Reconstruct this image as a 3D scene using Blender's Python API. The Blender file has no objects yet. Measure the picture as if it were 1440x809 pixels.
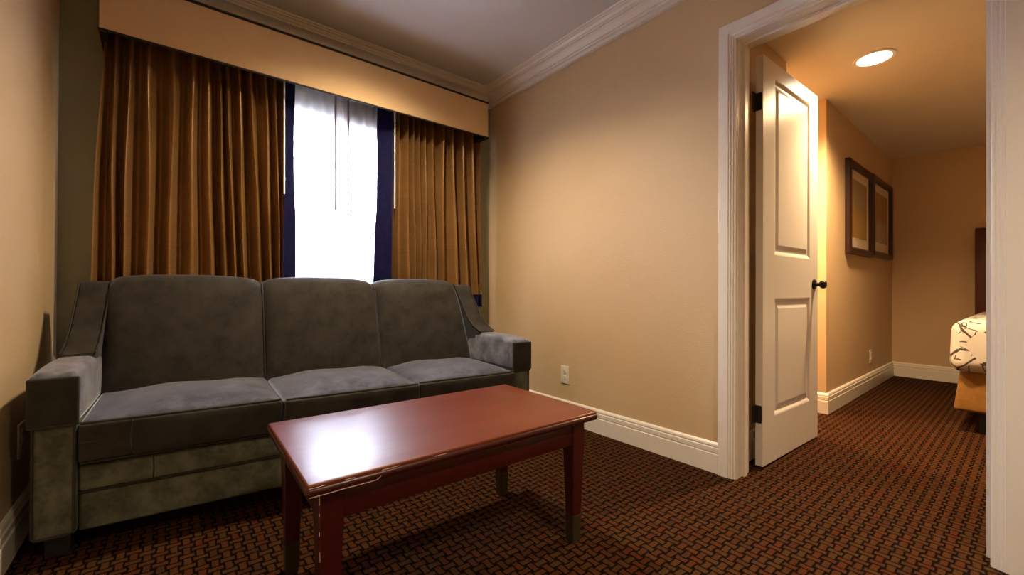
import bpy, bmesh, math, random
from mathutils import Vector, Matrix
random.seed(7)
S = bpy.context.scene
COL = S.collection
# ---------------------------------------------------------------- camera
W_PX, H_PX, F_PX = 1440, 809, 595.6
YAW, PIT, ROL = 0.680206, 0.0045056, 0.0045014
r0 = Vector((math.cos(YAW), -math.sin(YAW), 0)); f0 = Vector((math.sin(YAW), math.cos(YAW), 0)); u0 = Vector((0, 0, 1))
f1 = f0*math.cos(PIT)+u0*math.sin(PIT); u1 = u0*math.cos(PIT)-f0*math.sin(PIT)
r2 = r0*math.cos(ROL)+u1*math.sin(ROL); u2 = u1*math.cos(ROL)-r0*math.sin(ROL)
cam = bpy.data.cameras.new('camera'); camo = bpy.data.objects.new('camera', cam); COL.objects.link(camo)
cam.sensor_width = 36.0; cam.lens = F_PX/W_PX*36.0; cam.clip_start = 0.02
M4 = Matrix((r2, u2, -f1)).transposed().to_4x4(); M4.translation = (0, 0, 0.88)
camo.matrix_world = M4
S.camera = camo
# ---------------------------------------------------------------- exposure, world, light levels
S.view_settings.view_transform = 'Standard'; S.view_settings.look = 'None'
S.view_settings.gamma = 1.0; S.view_settings.use_curve_mapping = False
S.view_settings.exposure = 0.15
S.cycles.max_bounces = 10; S.cycles.diffuse_bounces = 6; S.cycles.transparent_max_bounces = 12
S.cycles.use_denoising = True; S.cycles.sample_clamp_indirect = 30.0
SKY = 80.0                      # overcast daylight outside
SKY_COL = (0.70, 0.80, 1.0)
WARM = (1.0, 0.79, 0.54)          # sitting room lamps
WARM_BED = (1.0, 0.66, 0.35)      # bedroom lamps
LIVING_W, LIVING_BACK_W, BED_W = 165.0, 150.0, 290.0
wd = bpy.data.worlds.new('daylight'); S.world = wd; wd.use_nodes = True
bg = wd.node_tree.nodes['Background']; bg.inputs[0].default_value = (*SKY_COL, 1); bg.inputs[1].default_value = SKY

# daylight portal in the window opening (guides sampling of the sky, emits nothing itself)
pl_ = bpy.data.lights.new('window_portal', 'AREA'); pl_.shape = 'RECTANGLE'; pl_.size = 1.18; pl_.size_y = 1.265; pl_.cycles.is_portal = True
plo = bpy.data.objects.new('window_portal', pl_); COL.objects.link(plo); plo.location = (.85, 3.005, 1.3525); plo.rotation_euler = (math.radians(-90), 0, 0)

# ---------------------------------------------------------------- node helpers
def new_mat(name):
    m = bpy.data.materials.new(name); m.use_nodes = True
    return m, m.node_tree, m.node_tree.nodes['Principled BSDF']
def N(t, kind, **kw):
    n = t.nodes.new(kind)
    for k, v in kw.items():
        if k.startswith('i_'): n.inputs[k[2:].replace('_', ' ')].default_value = v
        else: setattr(n, k, v)
    return n
def mathn(t, op, a, b=None, c=None):
    n = t.nodes.new('ShaderNodeMath'); n.operation = op
    for i, v in enumerate((a, b, c)):
        if v is None: continue
        if isinstance(v, (int, float)): n.inputs[i].default_value = v
        else: t.links.new(v, n.inputs[i])
    return n.outputs[0]
def mix(t, fac, a, b):
    n = t.nodes.new('ShaderNodeMix'); n.data_type = 'RGBA'
    for sock, v in ((n.inputs[0], fac), (n.inputs[6], a), (n.inputs[7], b)):
        if isinstance(v, (int, float)): sock.default_value = v
        elif isinstance(v, tuple): sock.default_value = (*v, 1) if len(v) == 3 else v
        else: t.links.new(v, sock)
    return n.outputs[2]
def ramp(t, fac, stops):
    n = t.nodes.new('ShaderNodeValToRGB'); e = n.color_ramp.elements
    while len(e) < len(stops): e.new(0.5)
    for k, (p, c) in enumerate(stops):
        e[k].position = p; e[k].color = (*c, 1)
    t.links.new(fac, n.inputs[0]); return n.outputs[0]
def coords(t, which='Object'):
    return t.nodes.new('ShaderNodeTexCoord').outputs[which]
def noise(t, vec, scale, detail=3, rough=0.5, out=0):
    n = N(t, 'ShaderNodeTexNoise'); n.inputs['Scale'].default_value = scale; n.inputs['Detail'].default_value = detail
    n.inputs['Roughness'].default_value = rough
    t.links.new(vec, n.inputs['Vector']); return n.outputs[out]
def bump(t, b, height, strength, dist=0.002):
    n = N(t, 'ShaderNodeBump'); n.inputs['Strength'].default_value = strength; n.inputs['Distance'].default_value = dist
    t.links.new(height, n.inputs['Height']); t.links.new(n.outputs[0], b.inputs['Normal'])
def scaled(t, vec, s):
    n = N(t, 'ShaderNodeMapping'); n.inputs['Scale'].default_value = s; t.links.new(vec, n.inputs[0]); return n.outputs[0]

def paint(name, c, rough=0.6, bmp=0.0, scale=140, var=0.04):
    m, t, b = new_mat(name); v = coords(t)
    f = noise(t, v, 3.0, 4)
    d = tuple(x*(1-var) for x in c); l = tuple(min(1, x*(1+var)) for x in c)
    t.links.new(mix(t, f, d, l), b.inputs['Base Color']); b.inputs['Roughness'].default_value = rough
    if bmp: bump(t, b, noise(t, v, scale, 3, 0.6), bmp, 0.003)
    return m
def plain(name, c, rough=0.5, metal=0.0):
    m, t, b = new_mat(name)
    f = noise(t, coords(t), 30, 3)
    t.links.new(mix(t, f, tuple(x*0.92 for x in c), tuple(min(1, x*1.06) for x in c)), b.inputs['Base Color'])
    b.inputs['Roughness'].default_value = rough; b.inputs['Metallic'].default_value = metal
    return m
def velvet(name, dark, light, sheen=0.5, tint=(0.75, 0.8, 1.0), scale=7.0, lo=0.36, hi=0.66):
    m, t, b = new_mat(name); v = coords(t)
    n1 = noise(t, v, scale, 6, 0.62); n2 = noise(t, v, 55, 3, 0.6)
    f = mathn(t, 'ADD', mathn(t, 'MULTIPLY', n1, 0.8), mathn(t, 'MULTIPLY', n2, 0.2))
    t.links.new(ramp(t, f, [(lo, dark), (hi, light)]), b.inputs['Base Color'])
    b.inputs['Roughness'].default_value = 0.75; b.inputs['Specular IOR Level'].default_value = 0.12
    b.inputs['Sheen Weight'].default_value = sheen; b.inputs['Sheen Roughness'].default_value = 0.35
    b.inputs['Sheen Tint'].default_value = (*tint, 1)
    bump(t, b, noise(t, v, 420, 2), 0.25, 0.001)
    return m

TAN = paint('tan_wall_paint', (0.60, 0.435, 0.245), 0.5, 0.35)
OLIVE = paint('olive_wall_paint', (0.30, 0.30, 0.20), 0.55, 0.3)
CEIL = paint('ceiling_paint', (0.62, 0.60, 0.58), 0.8, 0.25)
BCEIL = paint('bedroom_ceiling_paint', (0.66, 0.58, 0.46), 0.8, 0.25)
TRIM = paint('white_trim_paint', (0.76, 0.71, 0.63), 0.32, 0.0, var=0.02)
DOORW = paint('white_door_paint', (0.74, 0.71, 0.66), 0.3, 0.05, 60, 0.02)
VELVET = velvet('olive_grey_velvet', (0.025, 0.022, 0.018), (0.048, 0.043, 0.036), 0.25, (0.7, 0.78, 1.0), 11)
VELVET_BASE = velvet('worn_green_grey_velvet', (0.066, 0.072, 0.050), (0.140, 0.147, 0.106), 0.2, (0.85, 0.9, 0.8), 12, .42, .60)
VELVET_SEAT = velvet('seat_velvet_window_tint', (0.048, 0.054, 0.074), (0.108, 0.122, 0.175), 0.9, (0.7, 0.78, 1.0), 12, .40, .62)  # grey fabric; the window's blue cast is put into the colour
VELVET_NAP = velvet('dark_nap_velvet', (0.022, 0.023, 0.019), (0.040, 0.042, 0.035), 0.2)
VELVET_ARM = velvet('crushed_arm_velvet_window_tint', (0.080, 0.085, 0.105), (0.20, 0.21, 0.26), 0.6, (0.85, 0.88, 1.0), 13, .40, .60)  # crushed grey pile, lightened and blued to carry the window light
PIPING = velvet('piping_velvet', (0.030, 0.029, 0.025), (0.055, 0.053, 0.046), 0.1)
BLACK = plain('black_plastic', (0.012, 0.011, 0.010), 0.45)
BRONZE = plain('oil_rubbed_bronze', (0.020, 0.014, 0.010), 0.35, 0.6)
PLASTIC = plain('ivory_plastic', (0.72, 0.66, 0.55), 0.4)
SLOT = plain('dark_slot', (0.03, 0.025, 0.02), 0.6)
NAVY = velvet('navy_satin', (0.004, 0.004, 0.028), (0.008, 0.008, 0.050), 0.0, (0.5, 0.55, 1.0), 25)
NAVY.node_tree.nodes['Principled BSDF'].inputs['Specular IOR Level'].default_value = 0.08
VALANCE = velvet('tan_suede', (0.66, 0.46, 0.25), (0.74, 0.52, 0.29), 0.1, (1, 0.9, 0.75), 3)
VAL_DARK = plain('dark_valance_cloth', (0.02, 0.015, 0.012), 0.8)
WAND = plain('white_rod', (0.7, 0.7, 0.7), 0.3)
GREYROD = plain('grey_rod', (0.20, 0.20, 0.22), 0.4)
CAP = plain('olive_brown_leg_cap', (0.060, 0.045, 0.022), 0.35, 0.35)
HEADB = plain('dark_red_headboard_wood', (0.075, 0.006, 0.005), 0.35)
FRAMEW = plain('dark_mahogany_frame', (0.032, 0.010, 0.007), 0.3)
MATB = plain('cream_mat_board', (0.66, 0.55, 0.40), 0.8)
SKIRT = velvet('gold_brown_bed_skirt', (0.19, 0.092, 0.022), (0.26, 0.135, 0.036), 0.05, (1, .8, .5), 8)
OUTW = paint('pale_outside_wall', (0.62, 0.55, 0.52), 0.8, 0.1)
PATIO = paint('outside_concrete', (0.45, 0.43, 0.42), 0.9, 0.2)
CHAIRM = plain('grey_outdoor_chair', (0.14, 0.13, 0.15), 0.5)

def gold_satin():
    m, t, b = new_mat('bronze_gold_satin'); v = coords(t)
    slub = noise(t, scaled(t, v, (6, 6, 320)), 1.0, 3, 0.7)
    n1 = noise(t, v, 4, 2)
    f = mathn(t, 'ADD', mathn(t, 'MULTIPLY', slub, 0.6), mathn(t, 'MULTIPLY', n1, 0.4))
    t.links.new(ramp(t, f, [(0.3, (0.205, 0.105, 0.034)), (0.72, (0.36, 0.198, 0.070))]), b.inputs['Base Color'])
    b.inputs['Metallic'].default_value = 0.45; b.inputs['Roughness'].default_value = 0.36
    bump(t, b, slub, 0.12, 0.001)
    return m
GOLD = gold_satin()
def sheer_mat():
    m, t, b = new_mat('white_sheer_voile'); t.nodes.remove(b)
    out = t.nodes['Material Output']
    tr = N(t, 'ShaderNodeBsdfTransparent'); tl = N(t, 'ShaderNodeBsdfTranslucent'); df = N(t, 'ShaderNodeBsdfDiffuse')
    tl.inputs[0].default_value = (0.92, 0.90, 0.95, 1); df.inputs[0].default_value = (0.80, 0.79, 0.82, 1)
    w = noise(t, scaled(t, coords(t), (300, 300, 300)), 1.0, 1)
    a = N(t, 'ShaderNodeMixShader'); a.inputs[0].default_value = 0.45
    t.links.new(tl.outputs[0], a.inputs[1]); t.links.new(df.outputs[0], a.inputs[2])
    s = N(t, 'ShaderNodeMixShader')
    t.links.new(mathn(t, 'ADD', mathn(t, 'MULTIPLY', w, 0.12), 0.60), s.inputs[0])
    t.links.new(tr.outputs[0], s.inputs[1]); t.links.new(a.outputs[0], s.inputs[2])
    t.links.new(s.outputs[0], out.inputs[0])
    return m
SHEER = sheer_mat()
def glass_mat():
    m, t, b = new_mat('window_glass'); t.nodes.remove(b); out = t.nodes['Material Output']
    tr = N(t, 'ShaderNodeBsdfTransparent'); gl = N(t, 'ShaderNodeBsdfGlossy'); gl.inputs['Roughness'].default_value = 0.02
    fr = N(t, 'ShaderNodeFresnel'); fr.inputs[0].default_value = 1.45
    s = N(t, 'ShaderNodeMixShader'); t.links.new(fr.outputs[0], s.inputs[0]); t.links.new(tr.outputs[0], s.inputs[1]); t.links.new(gl.outputs[0], s.inputs[2])
    t.links.new(s.outputs[0], out.inputs[0]); return m
GLASS = glass_mat()
def cherry(name, d, l, rough=0.2, coat=0.4):
    m, t, b = new_mat(name); v = coords(t)
    g = noise(t, scaled(t, v, (3, 45, 45)), 1.0, 5, 0.6)
    g2 = noise(t, v, 5, 3)
    f = mathn(t, 'ADD', mathn(t, 'MULTIPLY', g, 0.65), mathn(t, 'MULTIPLY', g2, 0.35))
    t.links.new(ramp(t, f, [(0.32, d), (0.68, l)]), b.inputs['Base Color'])
    b.inputs['Roughness'].default_value = rough
    b.inputs['Coat Weight'].default_value = coat; b.inputs['Coat Roughness'].default_value = 0.30
    rn = noise(t, v, 12, 3)
    t.links.new(mathn(t, 'ADD', mathn(t, 'MULTIPLY', rn, 0.05), rough-0.025), b.inputs['Roughness'])
    return m, t, b
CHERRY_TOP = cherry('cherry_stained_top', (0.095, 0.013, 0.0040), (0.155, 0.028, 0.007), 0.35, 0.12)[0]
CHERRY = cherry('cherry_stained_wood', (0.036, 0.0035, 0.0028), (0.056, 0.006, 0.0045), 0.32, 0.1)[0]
SCUFF = plain('bare_scuffed_wood', (0.55, 0.40, 0.34), 0.6)
def carpet_mat():
    m, t, b = new_mat('basketweave_carpet'); v = coords(t)
    c = 0.034
    sp = N(t, 'ShaderNodeSeparateXYZ'); t.links.new(v, sp.inputs[0])
    wob = noise(t, v, 40, 2)
    wv = mathn(t, 'MULTIPLY', mathn(t, 'SUBTRACT', wob, 0.5), 0.25)
    x = mathn(t, 'ADD', mathn(t, 'DIVIDE', sp.outputs[0], c), wv); y = mathn(t, 'ADD', mathn(t, 'DIVIDE', sp.outputs[1], c), wv)
    ix = mathn(t, 'FLOOR', x); iy = mathn(t, 'FLOOR', y)
    fx = mathn(t, 'SUBTRACT', x, ix); fy = mathn(t, 'SUBTRACT', y, iy)
    par = mathn(t, 'FLOORED_MODULO', mathn(t, 'ADD', ix, iy), 2.0)
    # along: stripe direction coordinate, across: coordinate across stripes
    across = mathn(t, 'ADD', mathn(t, 'MULTIPLY', par, fx), mathn(t, 'MULTIPLY', mathn(t, 'SUBTRACT', 1.0, par), fy))
    along = mathn(t, 'ADD', mathn(t, 'MULTIPLY', par, fy), mathn(t, 'MULTIPLY', mathn(t, 'SUBTRACT', 1.0, par), fx))
    def step(v, a, b_):
        n = N(t, 'ShaderNodeMapRange', interpolation_type='SMOOTHSTEP'); t.links.new(v, n.inputs[0])
        n.inputs[1].default_value = a; n.inputs[2].default_value = b_; return n.outputs[0]
    d = mathn(t, 'ABSOLUTE', mathn(t, 'SUBTRACT', across, 0.5)); g = mathn(t, 'ABSOLUTE', mathn(t, 'SUBTRACT', along, 0.5))
    own = mathn(t, 'SUBTRACT', 1.0, step(d, 0.24, 0.34))                       # strand lying over in this cell
    nb = mathn(t, 'MULTIPLY', step(d, 0.40, 0.46), mathn(t, 'SUBTRACT', 1.0, step(g, 0.24, 0.34)))   # end of the neighbour strand
    fill = mathn(t, 'MAXIMUM', own, nb)
    isn = mathn(t, 'GREATER_THAN', d, 0.38)
    sg = mathn(t, 'MULTIPLY', isn, mathn(t, 'SIGN', mathn(t, 'SUBTRACT', across, 0.5)))
    jx = mathn(t, 'ADD', ix, mathn(t, 'MULTIPLY', sg, par)); jy = mathn(t, 'ADD', iy, mathn(t, 'MULTIPLY', sg, mathn(t, 'SUBTRACT', 1.0, par)))
    wn = N(t, 'ShaderNodeTexWhiteNoise', noise_dimensions='2D')
    cb = N(t, 'ShaderNodeCombineXYZ'); t.links.new(jx, cb.inputs[0]); t.links.new(jy, cb.inputs[1]); t.links.new(cb.outputs[0], wn.inputs['Vector'])
    cell = ramp(t, wn.outputs[0], [(0.0, (0.088, 0.030, 0.010)), (0.35, (0.104, 0.041, 0.014)), (0.6, (0.094, 0.045, 0.014)), (0.8, (0.120, 0.031, 0.010)), (1.0, (0.070, 0.033, 0.015))])
    tuft = noise(t, v, 600, 2, 0.7)
    rib = mathn(t, 'MULTIPLY', mathn(t, 'ADD', mathn(t, 'SINE', mathn(t, 'MULTIPLY', across, 44.0)), 1.0), 0.16)
    cell2 = mix(t, mathn(t, 'ADD', mathn(t, 'MULTIPLY', tuft, 0.45), rib), cell, (0.014, 0.006, 0.003))
    t.links.new(mix(t, fill, (0.006, 0.003, 0.002), cell2), b.inputs['Base Color'])
    b.inputs['Roughness'].default_value = 0.85; b.inputs['Sheen Weight'].default_value = 0.0; b.inputs['Sheen Roughness'].default_value = 0.5
    b.inputs['Specular IOR Level'].default_value = 0.04
    h = mathn(t, 'ADD', mathn(t, 'MULTIPLY', tuft, 0.35), fill)
    bump(t, b, h, 1.0, 0.006)
    return m
CARPET = carpet_mat()
def duvet_mat():
    m, t, b = new_mat('white_branch_print_cotton'); v = coords(t)
    wb = N(t, 'ShaderNodeTexNoise'); wb.inputs['Scale'].default_value = 6; t.links.new(v, wb.inputs['Vector'])
    ad = N(t, 'ShaderNodeVectorMath', operation='MULTIPLY_ADD'); t.links.new(wb.outputs['Color'], ad.inputs[0]); ad.inputs[1].default_value = (0.12, 0.12, 0.12); t.links.new(v, ad.inputs[2])
    def lines(scale, w):
        vo = N(t, 'ShaderNodeTexVoronoi', feature='DISTANCE_TO_EDGE'); vo.inputs['Scale'].default_value = scale
        t.links.new(ad.outputs[0], vo.inputs['Vector'])
        return mathn(t, 'LESS_THAN', vo.outputs['Distance'], w)
    keep = mathn(t, 'GREATER_THAN', noise(t, v, 5.0, 1), 0.47)
    ln = mathn(t, 'MULTIPLY', mathn(t, 'MAXIMUM', lines(5.5, 0.03), mathn(t, 'MULTIPLY', lines(13, 0.03), mathn(t, 'GREATER_THAN', noise(t, v, 9, 1), 0.52))), keep)
    t.links.new(mix(t, ln, (0.52, 0.50, 0.46), (0.05, 0.035, 0.03)), b.inputs['Base Color'])
    b.inputs['Roughness'].default_value = 0.8
    return m
DUVET = duvet_mat()
def art_mat(name, upper, lower, split):
    m, t, b = new_mat(name); v = coords(t, 'Generated')
    sp = N(t, 'ShaderNodeSeparateXYZ'); t.links.new(v, sp.inputs[0])
    n = noise(t, coords(t), 9, 4)
    z = mathn(t, 'ADD', sp.outputs[2], mathn(t, 'MULTIPLY', mathn(t, 'SUBTRACT', n, 0.5), 0.12))
    f = N(t, 'ShaderNodeMapRange', interpolation_type='SMOOTHSTEP'); t.links.new(z, f.inputs[0]); f.inputs[1].default_value = split-0.04; f.inputs[2].default_value = split+0.04
    c = mix(t, f.outputs[0], lower, upper)
    s = noise(t, scaled(t, coords(t), (14, 14, 1.5)), 1.0, 3)
    t.links.new(mix(t, mathn(t, 'MULTIPLY', s, 0.5), c, tuple(x*0.55 for x in lower)), b.inputs['Base Color'])
    b.inputs['Roughness'].default_value = 0.25
    return m
ART_A = art_mat('muted_tan_and_ochre_print', (0.46, 0.36, 0.22), (0.52, 0.34, 0.10), 0.55)
ART_B = art_mat('rust_and_grey_print', (0.46, 0.23, 0.07), (0.46, 0.38, 0.26), 0.42)
def emit(name, c, s):
    m, t, b = new_mat(name); b.inputs['Emission Color'].default_value = (*c, 1); b.inputs['Emission Strength'].default_value = s
    b.inputs['Base Color'].default_value = (0.8, 0.8, 0.8, 1); return m
LENS = emit('lit_lamp_lens', (1.0, 0.86, 0.62), 12.0)

# ---------------------------------------------------------------- mesh helpers
def obj(name, bm, mat, parent=None, smooth=35, loc=None):
    me = bpy.data.meshes.new(name); bm.normal_update(); bm.to_mesh(me); bm.free()
    if smooth:
        me.polygons.foreach_set('use_smooth', [True]*len(me.polygons)); me.set_sharp_from_angle(angle=math.radians(smooth))
    me.materials.append(mat)
    o = bpy.data.objects.new(name, me); COL.objects.link(o)
    if parent: o.parent = parent
    if loc: o.location = loc
    return o
def thing(name, label, cat, loc=(0, 0, 0), rotz=0.0, group=None):
    o = bpy.data.objects.new(name, None); o.empty_display_size = 0.1; COL.objects.link(o)
    o.location = loc; o.rotation_euler = (0, 0, rotz); return tag(o, label, cat, group)
def tag(o, label, cat, group=None):
    o['label'] = label; o['category'] = cat
    if group: o['group'] = group
    return o
def struct(o): o['kind'] = 'structure'; return o
def box(bm, x0, x1, y0, y1, z0, z1, bev=0.0, seg=2):
    b = bmesh.new(); vs = [b.verts.new((x, y, z)) for x in (x0, x1) for y in (y0, y1) for z in (z0, z1)]
    for f in ((0, 1, 3, 2), (4, 6, 7, 5), (0, 4, 5, 1), (2, 3, 7, 6), (0, 2, 6, 4), (1, 5, 7, 3)): b.faces.new([vs[i] for i in f])
    bmesh.ops.recalc_face_normals(b, faces=b.faces)
    if bev: bmesh.ops.bevel(b, geom=b.edges[:], offset=bev, segments=seg, affect='EDGES', profile=0.5)
    merge(bm, b); return bm
def merge(bm, b):
    mp = {v: bm.verts.new(v.co) for v in b.verts}
    for f in b.faces: bm.faces.new([mp[v] for v in f.verts])
    b.free()
def BX(*a, **k): return box(bmesh.new(), *a, **k)
def loft(bm, rings, closed_ring=True, caps=True):
    R = [[bm.verts.new(p) for p in r] for r in rings]; n = len(R[0])
    for a, b in zip(R[:-1], R[1:]):
        for i in range(n if closed_ring else n-1):
            j = (i+1) % n; bm.faces.new((a[i], a[j], b[j], b[i]))
    if caps and closed_ring: bm.faces.new(R[0][::-1]); bm.faces.new(R[-1])
    bmesh.ops.recalc_face_normals(bm, faces=bm.faces); return bm
def tube(bm, pts, r, n=8, closed=False, caps=True):
    pts = [Vector(p) for p in pts]; rings = []; m = len(pts)
    up = Vector((0.31, 0.17, 0.93)).normalized()
    for i, p in enumerate(pts):
        d = (pts[(i+1) % m]-pts[i-1]) if closed else (pts[min(i+1, m-1)]-pts[max(i-1, 0)])
        d.normalize(); a = d.cross(up)
        if a.length < 1e-3: a = d.cross(Vector((1, 0, 0)))
        a.normalize(); b = d.cross(a)
        rings.append([p+(a*math.cos(2*math.pi*k/n)+b*math.sin(2*math.pi*k/n))*r for k in range(n)])
    if closed: rings.append(rings[0])
    loft(bm, rings, True, caps and not closed)
    if closed: bmesh.ops.remove_doubles(bm, verts=bm.verts, dist=1e-6)
    return bm
def lathe(bm, prof, axis_pt, axis='Z', n=24):
    rings = []
    for r, h in prof:
        ring = []
        for k in range(n):
            a = 2*math.pi*k/n; c, s = r*math.cos(a), r*math.sin(a)
            ring.append(Vector(axis_pt)+(Vector((c, s, h)) if axis == 'Z' else Vector((c, h, s)) if axis == 'Y' else Vector((h, c, s))))
        rings.append(ring)
    return loft(bm, rings)
def prism(bm, poly, axis, a0, a1):
    """poly: list of 2-D points; extruded along axis x|y|z from a0 to a1"""
    def P(p, a): return (a, p[0], p[1]) if axis == 'x' else (p[0], a, p[1]) if axis == 'y' else (p[0], p[1], a)
    return loft(bm, [[P(p, a0) for p in poly], [P(p, a1) for p in poly]])
def rbox(x0, x1, y0, y1, z0, z1, r, crown=(0, 0, 0, 0, 0, 0), n=8, fn=None):
    """rounded box with soft crowned faces; crown = (-x,+x,-y,+y,-z,+z); fn warps each point"""
    c = Vector(((x0+x1)/2, (y0+y1)/2, (z0+z1)/2)); h = Vector(((x1-x0)/2, (y1-y0)/2, (z1-z0)/2))
    def axis(hh): 
        q = [-hh, -hh+.586*r, -hh+r]; m = hh-r
        return q+[-m+2*m*k/n for k in range(1, n)]+[m, hh-.586*r, hh]
    ax = [axis(h[i]) for i in range(3)]; bm = bmesh.new(); V = {}
    K = [len(a) for a in ax]
    def vert(i, j, k):
        key = (i, j, k)
        if key in V: return V[key]
        p = Vector((ax[0][i], ax[1][j], ax[2][k])); q = Vector([max(-(h[a]-r), min(h[a]-r, p[a])) for a in range(3)])
        d = p-q
        if d.length > 0: d = d.normalized()*r
        u = [p[a]/h[a] for a in range(3)]
        o = q+d
        for a in range(3):
            b_, c_ = (a+1) % 3, (a+2) % 3
            s = u[a]
            fall = (1-min(1, abs(u[b_]))**2.5)*(1-min(1, abs(u[c_]))**2.5)
            o[a] += (crown[2*a+1]*max(0, s)-crown[2*a]*max(0, -s))*fall
        o = o+c
        if fn: o = Vector(fn(o))
        V[key] = bm.verts.new(o); return V[key]
    for a in range(3):
        b_, c_ = (a+1) % 3, (a+2) % 3
        for side in (0, K[a]-1):
            for j in range(K[b_]-1):
                for k in range(K[c_]-1):
                    quad = []
                    for dj, dk in ((0, 0), (1, 0), (1, 1), (0, 1)):
                        idx = [0, 0, 0]; idx[a] = side; idx[b_] = j+dj; idx[c_] = k+dk; quad.append(vert(*idx))
                    bm.faces.new(quad)
    bmesh.ops.recalc_face_normals(bm, faces=bm.faces); return bm

# ---------------------------------------------------------------- room shell
XL, XR, YW, YB = -0.405, 2.06, 2.85, -1.7
CZ, BCZ, XP, XF, YBL, YBR = 2.475, 2.26, 2.185, 5.885, 0.945, -2.6
DY0, DY1, DZ = 0.082, 0.884, 2.064       # doorway between the rooms
struct(obj('floor', BX(XL-.2, XF+.2, YBR-.2, YW+.15, -.1, 0), CARPET, smooth=0))
struct(obj('ceiling', BX(XL-.2, XP-.03, YB-.2, YW+.15, CZ, CZ+.1), CEIL, smooth=0))
struct(obj('ceiling', BX(XP-.03, XF+.2, YBR-.2, 2.3, BCZ, BCZ+.1), BCEIL, smooth=0))
struct(obj('wall_left', BX(XL-.12, XL, YB-.12, YW+.15, 0, CZ), TAN, smooth=0))
struct(obj('wall_back', BX(XL, XR, YB-.12, YB, 0, CZ), TAN, smooth=0))
WX0, WX1, WZ0, WZ1 = 0.26, 1.44, 0.72, 1.985
bm = bmesh.new()
box(bm, XL, WX0, YW, YW+.15, 0, CZ); box(bm, WX1, XR, YW, YW+.15, 0, CZ)
box(bm, WX0, WX1, YW, YW+.15, 0, WZ0); box(bm, WX0, WX1, YW, YW+.15, WZ1, CZ)
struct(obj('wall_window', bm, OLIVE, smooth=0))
bm = bmesh.new()
box(bm, XR, XP, DY1, YW+.15, 0, CZ); box(bm, XR, XP, YBR, DY0, 0, CZ); box(bm, XR, XP, DY0, DY1, DZ, CZ)
struct(obj('wall_right', bm, TAN, smooth=0))
# bedroom walls: a short return, an alcove and the long picture wall
struct(obj('wall_bedroom_left', BX(3.665, XF, YBL, YBL+.12, 0, BCZ), TAN, smooth=0))
struct(obj('wall_behind_door', BX(XP, 2.89, YBL, YBL+.12, 0, BCZ), TAN, smooth=0))
bm = bmesh.new(); box(bm, 2.77, 2.89, YBL+.12, 2.15, 0, BCZ); box(bm, 3.665, 3.785, YBL+.12, 2.15, 0, BCZ); box(bm, 2.77, 3.785, 2.15, 2.27, 0, BCZ)
struct(obj('wall_alcove', bm, TAN, smooth=0))
struct(obj('wall_bedroom_far', BX(XF, XF+.12, YBR, YBL+.12, 0, BCZ), TAN, smooth=0))
struct(obj('wall_bedroom_right', BX(XP, XF, YBR-.12, YBR, 0, BCZ), TAN, smooth=0))

# baseboards: profile (distance from wall, z)
BP = [(0, 0), (.018, 0), (.018, .090), (.0125, .0935), (.0125, .0965), (.016, .0985), (.016, .119), (.010, .1225), (.010, .1265), (.0135, .1285), (.011, .138), (.004, .145), (0, .145)]
def base(name, p0, p1, nrm):
    d = Vector((p1[0]-p0[0], p1[1]-p0[1], 0)); nv = Vector((*nrm, 0))
    rings = [[Vector((*p, 0))+nv*a+Vector((0, 0, z)) for a, z in BP] for p in (p0, p1)]
    return struct(obj(name, loft(bmesh.new(), rings), TRIM, smooth=0))
base('baseboard_left', (XL, YB), (XL, YW), (1, 0))
base('baseboard_window', (XL, YW), (XR, YW), (0, -1))
base('baseboard_right', (XR, YW), (XR, .953), (-1, 0))
base('baseboard_bedroom_left', (3.665, YBL), (XF, YBL), (0, -1))
base('baseboard_bedroom_far', (XF, YBL), (XF, YBR), (-1, 0))
base('baseboard_behind_door', (XP, YBL), (2.89, YBL), (0, -1))
base('baseboard_alcove', (3.665, YBL-.018), (3.665, 2.15), (-1, 0))
# crown moulding: profile (distance from wall, drop from ceiling)
CP = [(0, 0), (.140, 0), (.140, -.010), (.126, -.010), (.126, -.017), (.114, -.017), (.104, -.030), (.096, -.030), (.096, -.040), (.084, -.040), (.068, -.047), (.056, -.058), (.050, -.070), (.040, -.070), (.040, -.080), (.022, -.080), (.022, -.100), (0, -.100)]
def crown(name, p0, p1, nrm, s0=1, s1=1):
    d = Vector((p1[0]-p0[0], p1[1]-p0[1], 0)).normalized(); nv = Vector((*nrm, 0)); rings = []
    for p, s in ((p0, s0), (p1, -s1)):
        rings.append([Vector((*p, CZ))+nv*a+d*(a*s)+Vector((0, 0, z)) for a, z in CP])
    return struct(obj(name, loft(bmesh.new(), rings), TRIM, smooth=0))
crown('trim_crown_window', (XL, YW), (XR, YW), (0, -1)); crown('trim_crown_right', (XR, YW), (XR, YB), (-1, 0))
crown('trim_crown_left', (XL, YB), (XL, YW), (1, 0)); crown('trim_crown_back', (XR, YB), (XL, YB), (0, 1))

# doorway casing: profile (offset outward from opening edge, stand-off from wall)
KP = [(0, 0), (0, .012), (.003, .014), (.010, .014), (.012, .018), (.019, .018), (.023, .022), (.030, .022), (.032, .025), (.075, .025), (.077, .023), (.077, 0)]
def casing(name, wx, sgn, rv=-.008):
    y0, y1, zt = DY0-rv, DY1+rv, DZ+rv; rings = []
    for k in range(4):
        ring = []
        for a, s in KP:
            x = wx+sgn*s
            ring.append([(x, y1+a, 0), (x, y1+a, zt+a), (x, y0-a, zt+a), (x, y0-a, 0)][k])
        rings.append(ring)
    return struct(obj(name, loft(bmesh.new(), rings), TRIM, smooth=0))
casing('trim_door_casing', XR, -1); casing('trim_door_casing_bedroom', XP, 1, .002)
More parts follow.
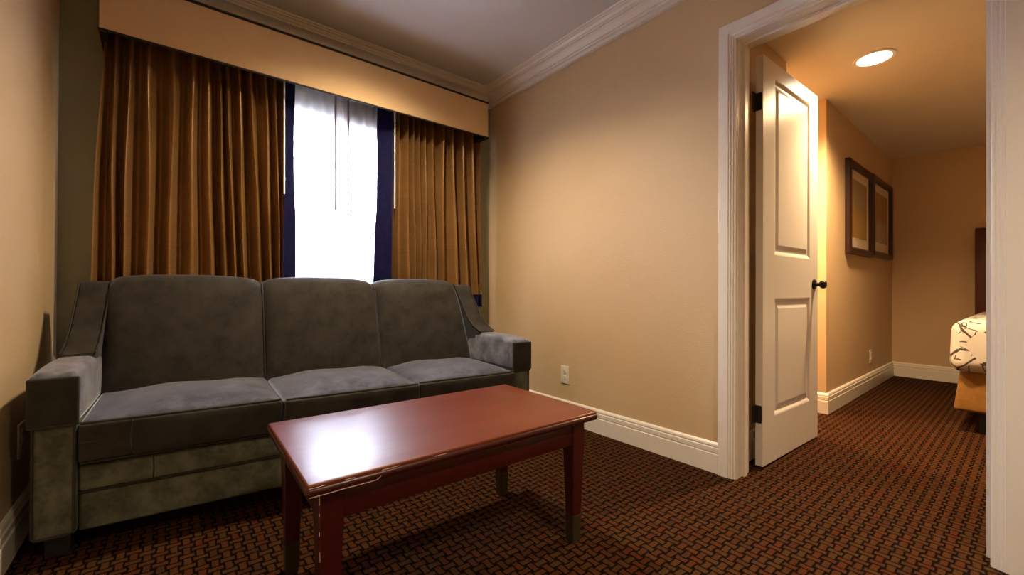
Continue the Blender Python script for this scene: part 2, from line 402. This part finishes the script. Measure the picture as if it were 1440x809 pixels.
# jamb lining with stop
bm = bmesh.new(); J = .010
box(bm, XR-.001, XP+.001, DY1-J, DY1, 0, DZ); box(bm, XR-.001, XP+.001, DY0, DY0+J, 0, DZ); box(bm, XR-.001, XP+.001, DY0+J, DY1-J, DZ-J, DZ)
box(bm, 2.11, 2.142, DY1-J-.011, DY1-J, 0, DZ-J); box(bm, 2.11, 2.142, DY0+J, DY0+J+.011, 0, DZ-J); box(bm, 2.11, 2.142, DY0+J+.011, DY1-J-.011, DZ-J-.011, DZ-J)
struct(obj('trim_door_jamb', bm, TRIM, smooth=0))

# ---------------------------------------------------------------- the open panel door
door = thing('door_1', 'white two-panel door standing open into the bedroom', 'door', (2.272, .844, .012), math.atan2(-.023, .744)); struct(door)
DW, DT, DH = .748, .034, 2.035
def door_leaf():
    bm = bmesh.new(); box(bm, 0, DW, 0.0095, DT-.0095, 0, DH)
    xs = (.135, .625); zs = ((.228, .828), (1.05, 1.955))
    for yf, yi, sg in ((0, .0095, 1), (DT, DT-.0095, -1)):
        a, b_ = min(yf, yi), max(yf, yi)
        box(bm, 0, xs[0], a, b_, 0, DH); box(bm, xs[1], DW, a, b_, 0, DH)
        box(bm, xs[0], xs[1], a, b_, 0, zs[0][0]); box(bm, xs[0], xs[1], a, b_, zs[0][1], zs[1][0]); box(bm, xs[0], xs[1], a, b_, zs[1][1], DH)
        for z0, z1 in zs:       # raised field with sloped moulding
            prof = [(0, 0.0), (.008, .002), (.020, .0085), (.030, .0085), (.052, .003), (.056, .0025)]
            loops = []
            for ins, dep in prof:
                y = yf+sg*dep
                loops.append([(xs[0]+ins, y, z0+ins), (xs[1]-ins, y, z0+ins), (xs[1]-ins, y, z1-ins), (xs[0]+ins, y, z1-ins)])
            b2 = bmesh.new(); R = [[b2.verts.new(p) for p in l] for l in loops]
            for q, w in zip(R[:-1], R[1:]):
                for i in range(4): b2.faces.new((q[i], q[(i+1) % 4], w[(i+1) % 4], w[i]))
            b2.faces.new(R[-1]); bmesh.ops.recalc_face_normals(b2, faces=b2.faces); merge(bm, b2)
    return bm
bm = door_leaf()
obj('door_leaf', bm, DOORW, door, smooth=0)
kn = bmesh.new(); lathe(kn, [(.030, 0), (.031, -.004), (.026, -.009), (.012, -.012), (.010, -.030)], (.682, 0, .905), 'Y')
rose = obj('rosette', kn, BRONZE, door)
kn = bmesh.new(); lathe(kn, [(.010, -.028), (.018, -.033), (.024, -.040), (.025, -.050), (.021, -.060), (.010, -.064), (.002, -.065)], (.682, 0, .905), 'Y')
obj('knob', kn, BRONZE, rose)
kn = bmesh.new(); lathe(kn, [(.030, 0), (.031, .004), (.026, .009), (.012, .012), (.010, .030), (.018, .033), (.025, .045), (.021, .056), (.002, .060)], (.682, DT, .905), 'Y')
obj('knob', kn, BRONZE, door)
for hz in (1.807, .255):
    hb = bmesh.new()
    prof = [(.003, -.044), (.026, -.044), (.030, -.040), (.031, -.034), (.031, .034), (.030, .040), (.026, .044), (.003, .044)]
    prism(hb, [(DT+.001-a, z+hz) for a, z in prof][::1], 'x', -.0025, 0.0005)
    lathe(hb, [(.006, -.046), (.0065, -.044), (.0065, .044), (.006, .046)], (-.006, DT+.005, hz), 'Z', 12)
    box(hb, -.045, -.006, DT-.004, DT-.001, hz-.044, hz+.044)
    obj('hinge', hb, BLACK, door)

# ---------------------------------------------------------------- window
win = thing('window_1', 'white framed window behind the sheer curtains', 'window', (WX0, YW+.09, WZ0)); struct(win)
ww, wh = WX1-WX0, WZ1-WZ0
bm = bmesh.new(); fr = .045
box(bm, 0, fr, -.05, .05, 0, wh); box(bm, ww-fr, ww, -.05, .05, 0, wh); box(bm, fr, ww-fr, -.05, .05, 0, fr); box(bm, fr, ww-fr, -.05, .05, wh-fr, wh)
obj('frame', bm, TRIM, win, smooth=0)
bm = bmesh.new(); m = ww/2
box(bm, m-.018, m+.018, -.02, .02, fr, wh-fr); 
for z in (.605, .98):
    box(bm, fr, m-.018, -.010, .010, z-.007, z+.007); box(bm, m+.018, ww-fr, -.010, .010, z-.007, z+.007)
obj('muntins', bm, TRIM, win, smooth=0)
for a, b_ in ((fr, m-.018), (m+.018, ww-fr)):
    g = BX(a, b_, .012, .016, fr, wh-fr); obj('pane', g, GLASS, win, smooth=0)
sl = BX(-.02, ww+.02, -.115, -.05, -.022, 0, .006); obj('sill', sl, TRIM, win)

# ---------------------------------------------------------------- outside
struct(obj('ground_outside', BX(-6, 8, YW+.15, 12, -.02, .20), PATIO, smooth=0))
gw = bmesh.new()
for k in range(14): box(gw, -6, 8, 7.5-.012*(k % 2), 7.7, .20+k*.15, .20+(k+1)*.15)
tag(obj('garden_wall', gw, OUTW, smooth=0), 'pale boarded wall outside beyond the window', 'wall')
def outdoor_chair(x, y, rz, label, s=1.0):
    t = thing('outdoor_chair', label, 'chair', (x, y, .20), rz, 'chairs outside the window')
    bb = bmesh.new(); n = 10
    sil = [(-.20, .42), (-.21, .62), (-.19, .78)]+[(-.18*math.cos(a*math.pi/n), .80+.17*math.sin(a*math.pi/n)) for a in range(n+1)]+[(.19, .78), (.21, .62), (.20, .42)]
    prism(bb, [(px*s, pz*s) for px, pz in sil], 'y', .20, .225); obj('backrest', bb, CHAIRM, t)
    obj('seat', BX(-.22, .22, -.22, .22, .41, .45, .012), CHAIRM, t)
    for sx in (-1, 1):
        for sy in (-1, 1):
            lb = bmesh.new(); tube(lb, [(sx*.19, sy*.19, .41), (sx*.21, sy*.21, 0)], .014); obj('leg', lb, CHAIRM, t)
outdoor_chair(.855, 3.42, 3.3, 'grey rounded chair back outside, seen through the left sheer')
outdoor_chair(1.06, 4.35, 2.9, 'lower grey chair back outside, seen just right of the sheers\' meeting edge', .93)
outdoor_chair(1.42, 3.62, 3.9, 'grey chair back outside, seen nearest the right drape')

# ---------------------------------------------------------------- valance
VY = 2.60
val = thing('valance', 'tan fabric covered box valance with dark piped edges above the drapes', 'valance', (-.249, VY, 2.027))
VW, VH, VD = 2.114, .254, YW-VY
bm = bmesh.new(); box(bm, 0, VW, 0, .02, 0, VH, .004); obj('front_board', bm, VALANCE, val)
for x0 in (0, VW-.02): obj('return_board', BX(x0+.0005, x0+.0195, .021, VD, .001, VH-.001), VALANCE, val)
obj('dark_sheet', BX(.021, VW-.021, .021, .024, .002, VH-.004), VAL_DARK, val, smooth=0)
for x0 in (.0196, VW-.0226): obj('dark_sheet', BX(x0, x0+.003, .0245, VD-.002, -.001, VH-.004), VAL_DARK, val, smooth=0)  # dark sheets added to stand for shade inside and under the returns
for x0 in (.0006, VW-.0194): obj('dark_sheet', BX(x0, x0+.0188, .0245, VD-.002, -.003, .0008), VAL_DARK, val, smooth=0)
obj('top_board', BX(.0, VW, .0, VD, VH+.0005, VH+.010), VAL_DARK, val, smooth=0)
for z in (-.003, VH+.006):
    pb = bmesh.new(); tube(pb, [(-.002, VD, z), (-.002, -.002, z), (VW+.002, -.002, z), (VW+.002, VD, z)], .0055, 8); obj('piping', pb, VAL_DARK, val)
rd = bmesh.new(); tube(rd, [(.03, .143, .15), (VW-.03, .143, .15)], .009); obj('curtain_rail', rd, WAND, val)

# ---------------------------------------------------------------- curtains
def folds(top, bot, z0, z1, y0, amp, mid=None, per=16, nz=20, edge0=None, edge1=None, seed=1):
    """fabric hung in folds whose ridges (towards the room) pass through top[i] and bot[i]"""
    rnd = random.Random(seed); n = len(top); bm = bmesh.new(); rows = []
    am = [amp*rnd.uniform(.75, 1.15) for _ in range(n)]; ph = [rnd.uniform(-1, 1) for _ in range(n)]
    for k in range(nz+1):
        f = k/nz; z = z1+(z0-z1)*f
        X = [top[i]*(1-f)+bot[i]*f+.006*math.sin(f*5+ph[i]*6)*(f*(1-f)*4)+(mid[i]*math.sin(math.pi*f) if mid else 0) for i in range(n)]
        row = []
        for i in range(n-1):
            for j in range(per):
                t = j/per; x = X[i]*(1-t)+X[i+1]*t
                gap = X[i+1]-X[i]
                w = math.cos(2*math.pi*t)              # 1 on the ridge, -1 in the valley
                sh = w+.04*math.cos(4*math.pi*t)
                a = (am[i]*(1-t)+am[i+1]*t)*min(1, .5+.5*gap/.06)*(.85+.15*f)
                row.append((x, y0-a*sh, z))
        row.append((X[-1], y0-am[-1]*.4, z)); rows.append(row)
    G = [[bm.verts.new(p) for p in r] for r in rows]
    for a, b in zip(G[:-1], G[1:]):
        for i in range(len(a)-1): bm.faces.new((a[i], a[i+1], b[i+1], b[i]))
    return bm
def strip(pts_top, pts_bot, z0, z1, wav, seed, nz=20):
    """flat border hanging between two x positions, slightly rippled; y given per column"""
    rnd = random.Random(seed); p1, p2 = rnd.uniform(0, 6), rnd.uniform(0, 6); bm = bmesh.new(); G = []
    for k in range(nz+1):
        f = k/nz; z = z1+(z0-z1)*f; row = []
        for j in range(9):
            s = j/8
            x = (pts_top[0]*(1-s)+pts_top[1]*s)*(1-f)+(pts_bot[0]*(1-s)+pts_bot[1]*s)*f
            y = pts_top[2]*(1-s)+pts_top[3]*s
            x += wav*math.sin(f*9+p1)*s*.6
            y += .004*math.sin(f*26+s*5+p2)*s*(.3+f)
            row.append(bm.verts.new((x, y, z)))
        G.append(row)
    for a, b in zip(G[:-1], G[1:]):
        for i in range(8): bm.faces.new((a[i], a[i+1], b[i+1], b[i]))
    return bm
HEM, TOP = .742, 2.20
def hemband(gold_top, gold_bot, y0, amp, seed):
    return None
CYL = 2.742
LT = [-.238, -.203, -.148, -.083, .010, .093, .147, .195, .228, .283, .335, .409, .455, .505]
LB = [-.285, -.205, -.172, -.086, -.004, .084, .178, .238, .283, .322, .396, .452, .494, .512]
def dropline(top, bot, za, zb):          # ridge x positions re-sampled between two heights
    g = lambda z: [t+(b-t)*(TOP-z)/(TOP-HEM) for t, b in zip(top, bot)]
    return g(zb), g(za)
def drape(label, top, bot, nav_t, nav_b, wand_x, seed, cx):
    t = thing('drape', label, 'curtain', (cx, CYL, HEM), 0, 'gold drapes')
    def shift(bm):
        for v in bm.verts: v.co -= Vector((cx, CYL, HEM))
        return bm
    st, sb = dropline(top, bot, HEM+.098, TOP)
    obj('gold_panel', shift(folds(st, sb, HEM+.098, TOP, CYL, .041, seed=seed)), GOLD, t, smooth=60)
    st, sb = dropline(top, bot, HEM, HEM+.098)
    # the dark band continues the same folds below the gold cloth
    bm = folds(sb, sb, HEM, HEM+.0985, CYL, .041, nz=3, seed=seed); obj('hem_band', shift(bm), NAVY, t, smooth=60)
    bm = strip(nav_t, nav_b, HEM, TOP, .008, seed); b = obj('side_band', shift(bm), NAVY, t, smooth=60)
    wb = bmesh.new(); tube(wb, [(wand_x, CYL-.040, 2.15), (wand_x+.004, CYL-.040, 1.42)], .0045); obj('pull_wand', shift(wb), WAND, t)
    return t
drape('gold drape with navy edge hanging left of the window', LT, LB, (.503, .566, CYL-.016, CYL+.012), (.508, .580, CYL-.016, CYL+.012), .503, 3, .12)
RT = [1.166, 1.176, 1.197, 1.262, 1.312, 1.356, 1.403, 1.455, 1.545, 1.62, 1.70, 1.795, 1.868]
RB = [1.156, 1.166, 1.196, 1.285, 1.332, 1.37, 1.414, 1.495, 1.548, 1.672, 1.762, 1.868, 1.90]
drape('gold drape with navy edge hanging right of the window near the tan wall', RT, RB, (1.175, 1.075, CYL-.018, CYL+.012), (1.168, 1.048, CYL-.018, CYL+.012), 1.168, 5, 1.52)
SYL = 2.806
def sheer(label, x0, x1, wand_x, seed, y0):
    rnd = random.Random(seed); xs = []; x = x0
    while x < x1: xs.append(x); x += rnd.uniform(.045, .085)
    xs.append(x1); bt = [v+rnd.uniform(-.012, .012) for v in xs]
    t = thing('sheer_curtain', label, 'curtain', ((x0+x1)/2, y0, .60), 0, 'white sheers')
    bm = folds(xs, bt, .60, 2.16, y0, .013, seed=seed, per=8)
    # single layer cloth: keep one skin only
    for v in bm.verts: v.co -= Vector(((x0+x1)/2, y0, .60))
    obj('voile_panel', bm, SHEER, t, smooth=60)
    wb = bmesh.new(); tube(wb, [(wand_x-(x0+x1)/2, -.034, 1.54), (wand_x+.004-(x0+x1)/2, -.034, 1.372-.60)], .0062); obj('pull_wand', wb, GREYROD, t)
    return t
sheer('white sheer curtain over the left half of the window', .33, .862, .806, 11, SYL)
sheer('white sheer curtain over the right half of the window', .80, 1.36, .893, 12, SYL+.026)

# ---------------------------------------------------------------- sofa
sofa = thing('sofa', 'olive grey velvet three-seat sofa below the window', 'sofa', (-.339, 1.988, 0), math.radians(-6.1))
SK = .08
def sk(bm):
    for v in bm.verts: v.co.x -= SK*v.co.y
    return bm
SW = 1.92
def sobj(name, bm, mat, parent=sofa, smooth=45): return obj(name, sk(bm), mat, parent, smooth)
AX0, AX1 = .107, SW-.107
sobj('base_panel', rbox(AX0+.002, AX1-.002, .018, .64, .07, .199, .010, n=6), VELVET_BASE)
sobj('front_rail', rbox(AX0+.002, AX1-.002, .014, .42, .201, .288, .010, (0, 0, .003, 0, 0, 0), n=6), VELVET_BASE)
sobj('seat_deck', rbox(AX0+.002, AX1-.002, .03, .64, .289, .40, .008, n=4), VELVET_NAP)
sm = bmesh.new(); tube(sm, [(AX0+.005, .013, .200), (AX1-.005, .013, .200)], .0035); sobj('seam', sm, VELVET_NAP)
sm = bmesh.new(); tube(sm, [(.30, .0125, .285), (.302, .0125, .243), (.300, .0125, .206)], .0022); sobj('seam', sm, VELVET_NAP)
for fx, fy in ((.06, .06), (SW-.06, .06), (.06, .60), (SW-.06, .60)):
    fb = bmesh.new(); prism(fb, [(fx-.03, fy-.03), (fx+.03, fy-.03), (fx+.03, fy+.03), (fx-.03, fy+.03)], 'z', .0, .071); sobj('foot', fb, BLACK)
def lp(a, b, n): return [tuple(a[i]+(b[i]-a[i])*k/n for i in range(3)) for k in range(n)]
for x0, x1, inn in ((0, AX0, 1), (AX1, SW, -1)):
    a = sobj('arm_panel', rbox(x0, x1, 0, .64, .072, .445, .012, n=6), VELVET_BASE)
    pp = bmesh.new()
    tube(pp, [(x0+.006, -.001, .44), (x0+.006, -.001, .085), (x0+.012, -.001, .077), (x1-.012, -.001, .077), (x1-.006, -.001, .085), (x1-.006, -.001, .44)], .0042)
    sobj('piping', pp, PIPING, a)
    def sag(p, x0=x0, x1=x1):
        u = (p.x-x0)/(x1-x0); w = p.y/.46
        z = p.z+.006*math.sin(math.pi*min(1, max(0, w)))*(1 if p.z > .55 else 0)
        if p.z > .55: z -= .012*max(0, .25-w)*4*.5
        return (p.x, p.y, z)
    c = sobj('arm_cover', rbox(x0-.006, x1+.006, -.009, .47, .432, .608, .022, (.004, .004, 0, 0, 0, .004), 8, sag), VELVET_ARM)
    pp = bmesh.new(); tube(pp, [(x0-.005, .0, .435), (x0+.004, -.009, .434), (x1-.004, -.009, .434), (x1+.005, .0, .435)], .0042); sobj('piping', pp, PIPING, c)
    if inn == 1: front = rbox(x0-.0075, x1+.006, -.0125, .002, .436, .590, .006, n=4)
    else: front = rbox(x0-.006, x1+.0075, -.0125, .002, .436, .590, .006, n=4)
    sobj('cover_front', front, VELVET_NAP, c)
# sloped wings joining the arms to the back
WP = [(.30, .50), (.33, .625), (.40, .655), (.46, .715), (.505, .79), (.545, .865), (.555, .895), (.575, .908), (.64, .908), (.655, .89), (.655, .50)]
for x0, x1 in ((.004, AX0), (AX1, SW-.004)):
    wb = bmesh.new(); prism(wb, WP, 'x', x0, x1)
    bmesh.ops.bevel(wb, geom=[e for e in wb.edges if len(e.link_faces) == 2 and e.calc_face_angle(0) > 1.2], offset=.008, segments=3, affect='EDGES')
    wt = .022 if x0 < .5 else -.045
    for v in wb.verts: v.co.x += wt*max(0, (v.co.z-.58)/.33)
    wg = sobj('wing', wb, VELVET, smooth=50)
    for x in (x0+.002, x1-.002):
        pp = bmesh.new(); tube(pp, [(x+wt*max(0, (z-.58)/.33), y-.002, z+.001) for y, z in WP[1:8]], .0035); sobj('piping', pp, PIPING, wg)
# back: three crowned sections rolling over the top
BPROF = [(.400, .40), (.415, .46), (.440, .56), (.468, .68), (.495, .78), (.515, .845), (.535, .885), (.565, .912), (.600, .920), (.635, .908), (.655, .87), (.660, .75), (.660, .40)]
def back_section(x0, x1, first=False, last=False):
    nx = 18; rings = []
    for i in range(nx+1):
        u = -1+2*i/nx; uu = math.copysign(1-(1-abs(u))**1.5, u) ; x = (x0+x1)/2+uu*(x1-x0)/2
        c = max(0, 1-abs(uu)**3.2); e = max(0, (abs(uu)-.86)/.14)
        ring = []
        for k, (y, z) in enumerate(BPROF):
            front = 1 if 1 <= k <= 9 else 0
            t = min(1, max(0, (z-.40)/.5))
            yy = y-front*(.030*c*(.5+.5*math.sin(math.pi*min(1, t*.95)))-.014*e*e)
            zz = z+(.022*c-.014*e*e)*(1 if 6 <= k <= 10 else 0)
            ring.append((x-(.05*max(0, (u+.2)/1.2)*max(0, (z-.5)/.42) if last else 0)+(.012*max(0, (-u)) * max(0, (z-.5)/.42) if first else 0), yy, zz))
        rings.append(ring)
    return loft(bmesh.new(), rings)
BS = (AX0-.002, .694, 1.252, AX1-.004)
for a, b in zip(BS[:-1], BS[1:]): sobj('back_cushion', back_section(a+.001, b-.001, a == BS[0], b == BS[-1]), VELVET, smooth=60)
for x in BS[1:3]:
    pp = bmesh.new(); tube(pp, [(x, y+.008, z-.006) for y, z in BPROF[1:9]], .0035); sobj('seam', pp, PIPING)
# seat cushions
CX = ((AX0+.003, .701, -.012), (.704, 1.264, -.030), (1.267, AX1-.003, -.014))
for i, (a, b, yf) in enumerate(CX):
    def puff(p, a=a, b=b, yf=yf):
        w = (p.y-yf)/.45
        return (p.x, p.y, p.z-(.010*(1-w) if p.z > .40 else 0)+(.004*math.sin(p.x*23) if p.z > .44 else 0))
    cu = sobj('seat_cushion', rbox(a, b, yf, .46, .299, .448, .020, (.002, .002, .010, 0, 0, .040), 10, puff), VELVET_SEAT if i else VELVET_SEAT, smooth=60)
    for z, dy in ((.4345, .002), (.303, .004)):
        pp = bmesh.new(); pts = []
        for k in range(15):
            u = -1+2*k/14; pts.append((((a+b)/2)+u*((b-a)/2-.006), yf+dy-.010*(1-abs(u)**2.5)*(0.35 if z > .4 else .15), z))
        tube(pp, pts, .0042); sobj('piping', pp, PIPING, cu)
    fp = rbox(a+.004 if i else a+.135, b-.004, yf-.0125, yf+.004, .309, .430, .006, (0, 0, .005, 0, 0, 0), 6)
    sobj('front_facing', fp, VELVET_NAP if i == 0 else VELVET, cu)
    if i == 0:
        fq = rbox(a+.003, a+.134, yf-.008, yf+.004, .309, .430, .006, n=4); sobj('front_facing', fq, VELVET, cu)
        sm = bmesh.new(); tube(sm, [(a+.006, yf-.0085, .372), (a+.132, yf-.0085, .374)], .0025); sobj('seam', sm, VELVET_NAP, cu)

# ---------------------------------------------------------------- coffee table
tab = thing('coffee_table', 'cherry stained rectangular coffee table with tapered legs in front of the sofa', 'table', (.705, 1.242, 0), math.radians(-1.2))
TW, TD = .934, .535
tp = rbox(-TW/2, TW/2, -TD/2, TD/2, .425, .455, .005, n=6)
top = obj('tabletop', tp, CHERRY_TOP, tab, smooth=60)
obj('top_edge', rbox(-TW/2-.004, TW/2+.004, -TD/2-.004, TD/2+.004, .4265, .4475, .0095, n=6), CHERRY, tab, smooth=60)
sc = bmesh.new(); x = -TW/2+.004; rnd = random.Random(4)
pts = []
for k in range(16): pts.append((x+k*.0105, -TD/2-.0038, .4292+rnd.uniform(-.0004, .0004)+(.006 if k == 15 else 0)))
tube(sc, pts, .0009, 6); obj('edge_scuff', sc, SCUFF, tab)
sc = bmesh.new()
for a, n in ((.0, 4), (.075, 3), (.16, 5), (.30, 4)):
    sc = bmesh.new(); tube(sc, [(x+a+k*.011, -TD/2-.0015+rnd.uniform(-.0004, .0004), .4475+rnd.uniform(-.0004, .0004)) for k in range(n)], .0008, 6)
    obj('edge_scuff', sc, SCUFF, tab)
LX, LY, AZ = .408, .211, .345
for s in (-1, 1):
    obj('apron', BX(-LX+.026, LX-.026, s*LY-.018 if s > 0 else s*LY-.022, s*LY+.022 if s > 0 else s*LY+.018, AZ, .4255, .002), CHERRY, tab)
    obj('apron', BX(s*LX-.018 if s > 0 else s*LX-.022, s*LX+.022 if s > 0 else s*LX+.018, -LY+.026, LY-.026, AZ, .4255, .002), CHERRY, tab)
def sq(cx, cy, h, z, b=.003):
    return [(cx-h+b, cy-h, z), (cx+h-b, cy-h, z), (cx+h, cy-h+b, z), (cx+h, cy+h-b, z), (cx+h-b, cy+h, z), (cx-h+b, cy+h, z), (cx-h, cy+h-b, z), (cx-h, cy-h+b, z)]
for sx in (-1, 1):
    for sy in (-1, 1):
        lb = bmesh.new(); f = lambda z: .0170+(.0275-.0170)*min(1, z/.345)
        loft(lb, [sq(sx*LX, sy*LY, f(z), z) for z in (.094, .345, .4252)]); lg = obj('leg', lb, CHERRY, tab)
        cb = bmesh.new(); loft(cb, [sq(sx*LX, sy*LY, f(z)+.0012, z) for z in (0, .006, .094, .096)]); obj('leg_cap', cb, CAP, lg)
        if sx == -1 and sy == -1:
            sc = bmesh.new()
            for z0, z1, r in ((.418, .392, .0013), (.372, .366, .0011), (.330, .322, .001), (.285, .262, .0009), (.215, .208, .001)):
                sc = bmesh.new(); tube(sc, [(sx*LX-f(z)+.0008, sy*LY-f(z)+.0008, z) for z in (z0, (z0+z1)/2, z1)], r, 6)
                obj('edge_scuff', sc, SCUFF, lg)

# ---------------------------------------------------------------- outlets
def outlet(label, loc, rz, name='wall_outlet'):
    """built facing -Y, on a wall whose face is the local y=0 plane"""
    t = thing(name, label, 'outlet', loc, rz)
    p = obj('cover_plate', rbox(-.037, .037, -.006, -.0002, -.059, .059, .0028, n=3), PLASTIC, t)
    for z in (.021, -.021):
        r = bmesh.new(); lathe(r, [(.0165, -.0055), (.0165, -.0078), (.0155, -.0082)], (0, 0, z), 'Y', 20); q = obj('receptacle', r, PLASTIC, t)
        s = bmesh.new()
        for dx in (-.006, .006): box(s, dx-.0016, dx+.0016, -.0086, -.0080, z+.001, z+.010)
        lathe(s, [(.0028, -.0080), (.0028, -.0086)], (0, 0, z-.008), 'Y', 10); obj('slots', s, SLOT, q)
    s = bmesh.new(); lathe(s, [(.003, -.0055), (.003, -.0070)], (0, 0, 0), 'Y', 10); obj('screw', s, PLASTIC, t)
    return t
outlet('ivory wall outlet on the tan wall right of the sofa', (XR, 1.975, .312), math.pi/2*-1)
outlet('ivory wall outlet on the left wall beside the sofa arm', (XL, 2.24, .345), math.pi/2)
outlet('small wall outlet on the bedroom wall below the framed pictures', (4.96, YBL, .287), 0)

# ---------------------------------------------------------------- bedroom pictures
def picture(x0, x1, z0, z1, art, label):
    w, h = x1-x0, z1-z0
    t = thing('framed_picture', label, 'picture', ((x0+x1)/2, YBL, z0), 0, 'framed pictures on the bedroom wall')
    b = bmesh.new(); fw, fd = .058, .040
    prof = [(0, 0), (0, -fd*.75), (.010, -fd), (.040, -fd*.95), (.052, -fd*.55), (fw, -fd*.45), (fw, 0)]
    rings = []
    for k in range(5):
        sx, sz = ((-1, 0), (1, 0), (1, 1), (-1, 1), (-1, 0))[k]
        rings.append([(sx*(w/2-a), y-.0005, (a if sz == 0 else h-a)) for a, y in prof])
    loft(b, rings, True, False); bmesh.ops.remove_doubles(b, verts=b.verts, dist=1e-6); obj('frame', b, FRAMEW, t, smooth=30)
    obj('mat_board', BX(-w/2+fw-.004, w/2-fw+.004, -.012, -.002, fw-.004, h-fw+.004), MATB, t, smooth=0)
    obj('print', BX(-w/2+fw+.07, w/2-fw-.07, -.0135, -.0122, fw+.085, h-fw-.075), art, t, smooth=0)
    return t
picture(4.135, 4.880, 1.178, 1.928, ART_A, 'dark framed tan and ochre print, nearer the open door')
picture(4.905, 5.695, 1.193, 1.935, ART_B, 'dark framed rust print, nearer the far bedroom corner')

# ---------------------------------------------------------------- bed
bed = thing('bed', 'bed with white branch-print duvet and gold skirt, cut off by the doorway', 'bed', (3.85, .325, 0))
BWD, BLN = 1.55, 1.93        # width towards -y, length towards +x
def fold(p):
    k = max(0, min(1, (.68-p.z)/.3)); s = .010*math.sin(p.y*34+math.sin(p.z*9))*k
    return (p.x+(s if p.x < .2 else 0)-.012*k*(1 if p.x < .2 else 0), p.y+(.010*math.sin(p.x*30)*k if p.y > -.2 else 0), p.z+.006*math.sin(p.y*21)*(1-k)*0)
obj('duvet', rbox(-.015, BLN-.02, -BWD, .012, .375, .700, .065, (.02, 0, 0, .01, 0, .022), 22, fold), DUVET, bed, smooth=70)
def fl(p):
    k = max(0, (.40-p.z)/.27)
    return (p.x-(.030*k+.004*math.sin(p.y*40))*(1 if p.x < .3 else 0), p.y+(.030*k+.004*math.sin(p.x*40))*(1 if p.y > -.3 else 0), p.z)
obj('bed_skirt', rbox(.028, BLN-.03, -BWD+.04, -.030, .132, .395, .02, n=14, fn=fl), SKIRT, bed, smooth=60)
obj('bed_base', BX(.05, BLN-.05, -BWD+.1, -.105, 0, .133), BLACK, bed, smooth=0)
pl = rbox(BLN-.62, BLN-.06, -.80, -.10, .700, .80, .05, (.0, 0, 0, 0, 0, .035), 8); obj('pillow', pl, DUVET, bed, smooth=70)
hb = bmesh.new(); box(hb, BLN+.01, BLN+.06, -BWD-.03, .028, .05, 1.465, .008); box(hb, BLN-.004, BLN+.011, -BWD+.07, -.075, .80, 1.38, .006)
obj('headboard', hb, HEADB, bed)

# ---------------------------------------------------------------- recessed ceiling lights
def downlight(label, x, y, z, watts, size=2.6, blend=1.0, rad=.07, col=WARM):
    t = thing('ceiling_downlight', label, 'ceiling light', (x, y, z), 0)
    b = bmesh.new(); lathe(b, [(.078, -.0005), (.100, -.0005), (.102, -.004), (.096, -.008), (.082, -.006), (.078, -.0005)], (0, 0, 0), 'Z', 40); obj('trim_ring', b, TRIM, t)
    b = bmesh.new(); lathe(b, [(.080, -.0008), (.080, -.0045), (.06, -.0075), (.02, -.009), (.001, -.009)], (0, 0, 0), 'Z', 40); obj('lens', b, LENS, t)
    L = bpy.data.lights.new('downlight_lamp', 'SPOT'); L.energy = watts; L.color = col; L.spot_size = size; L.spot_blend = blend; L.shadow_soft_size = rad
    lo = bpy.data.objects.new('downlight_lamp', L); COL.objects.link(lo); lo.parent = t; lo.location = (0, 0, -.09)
    return t
downlight('round recessed ceiling light glowing in the bedroom ceiling', 3.235, .60, BCZ, BED_W, 2.6, col=WARM_BED)
downlight('recessed ceiling light over the seating area', 0.92, 1.95, CZ, LIVING_W)
downlight('recessed ceiling light behind the viewer in the sitting room', 0.85, -.75, CZ, LIVING_BACK_W, 2.45)
downlight('added unseen ceiling light over the bed, in place of a bedside lamp', 4.5, -1.3, BCZ, BED_W*.15, col=(1.0, .50, .20))  # added to throw a bedside lamp's orange light on the far wall
downlight('recessed ceiling light in the bedroom alcove', 3.25, 1.55, BCZ, BED_W*.6, col=WARM_BED)
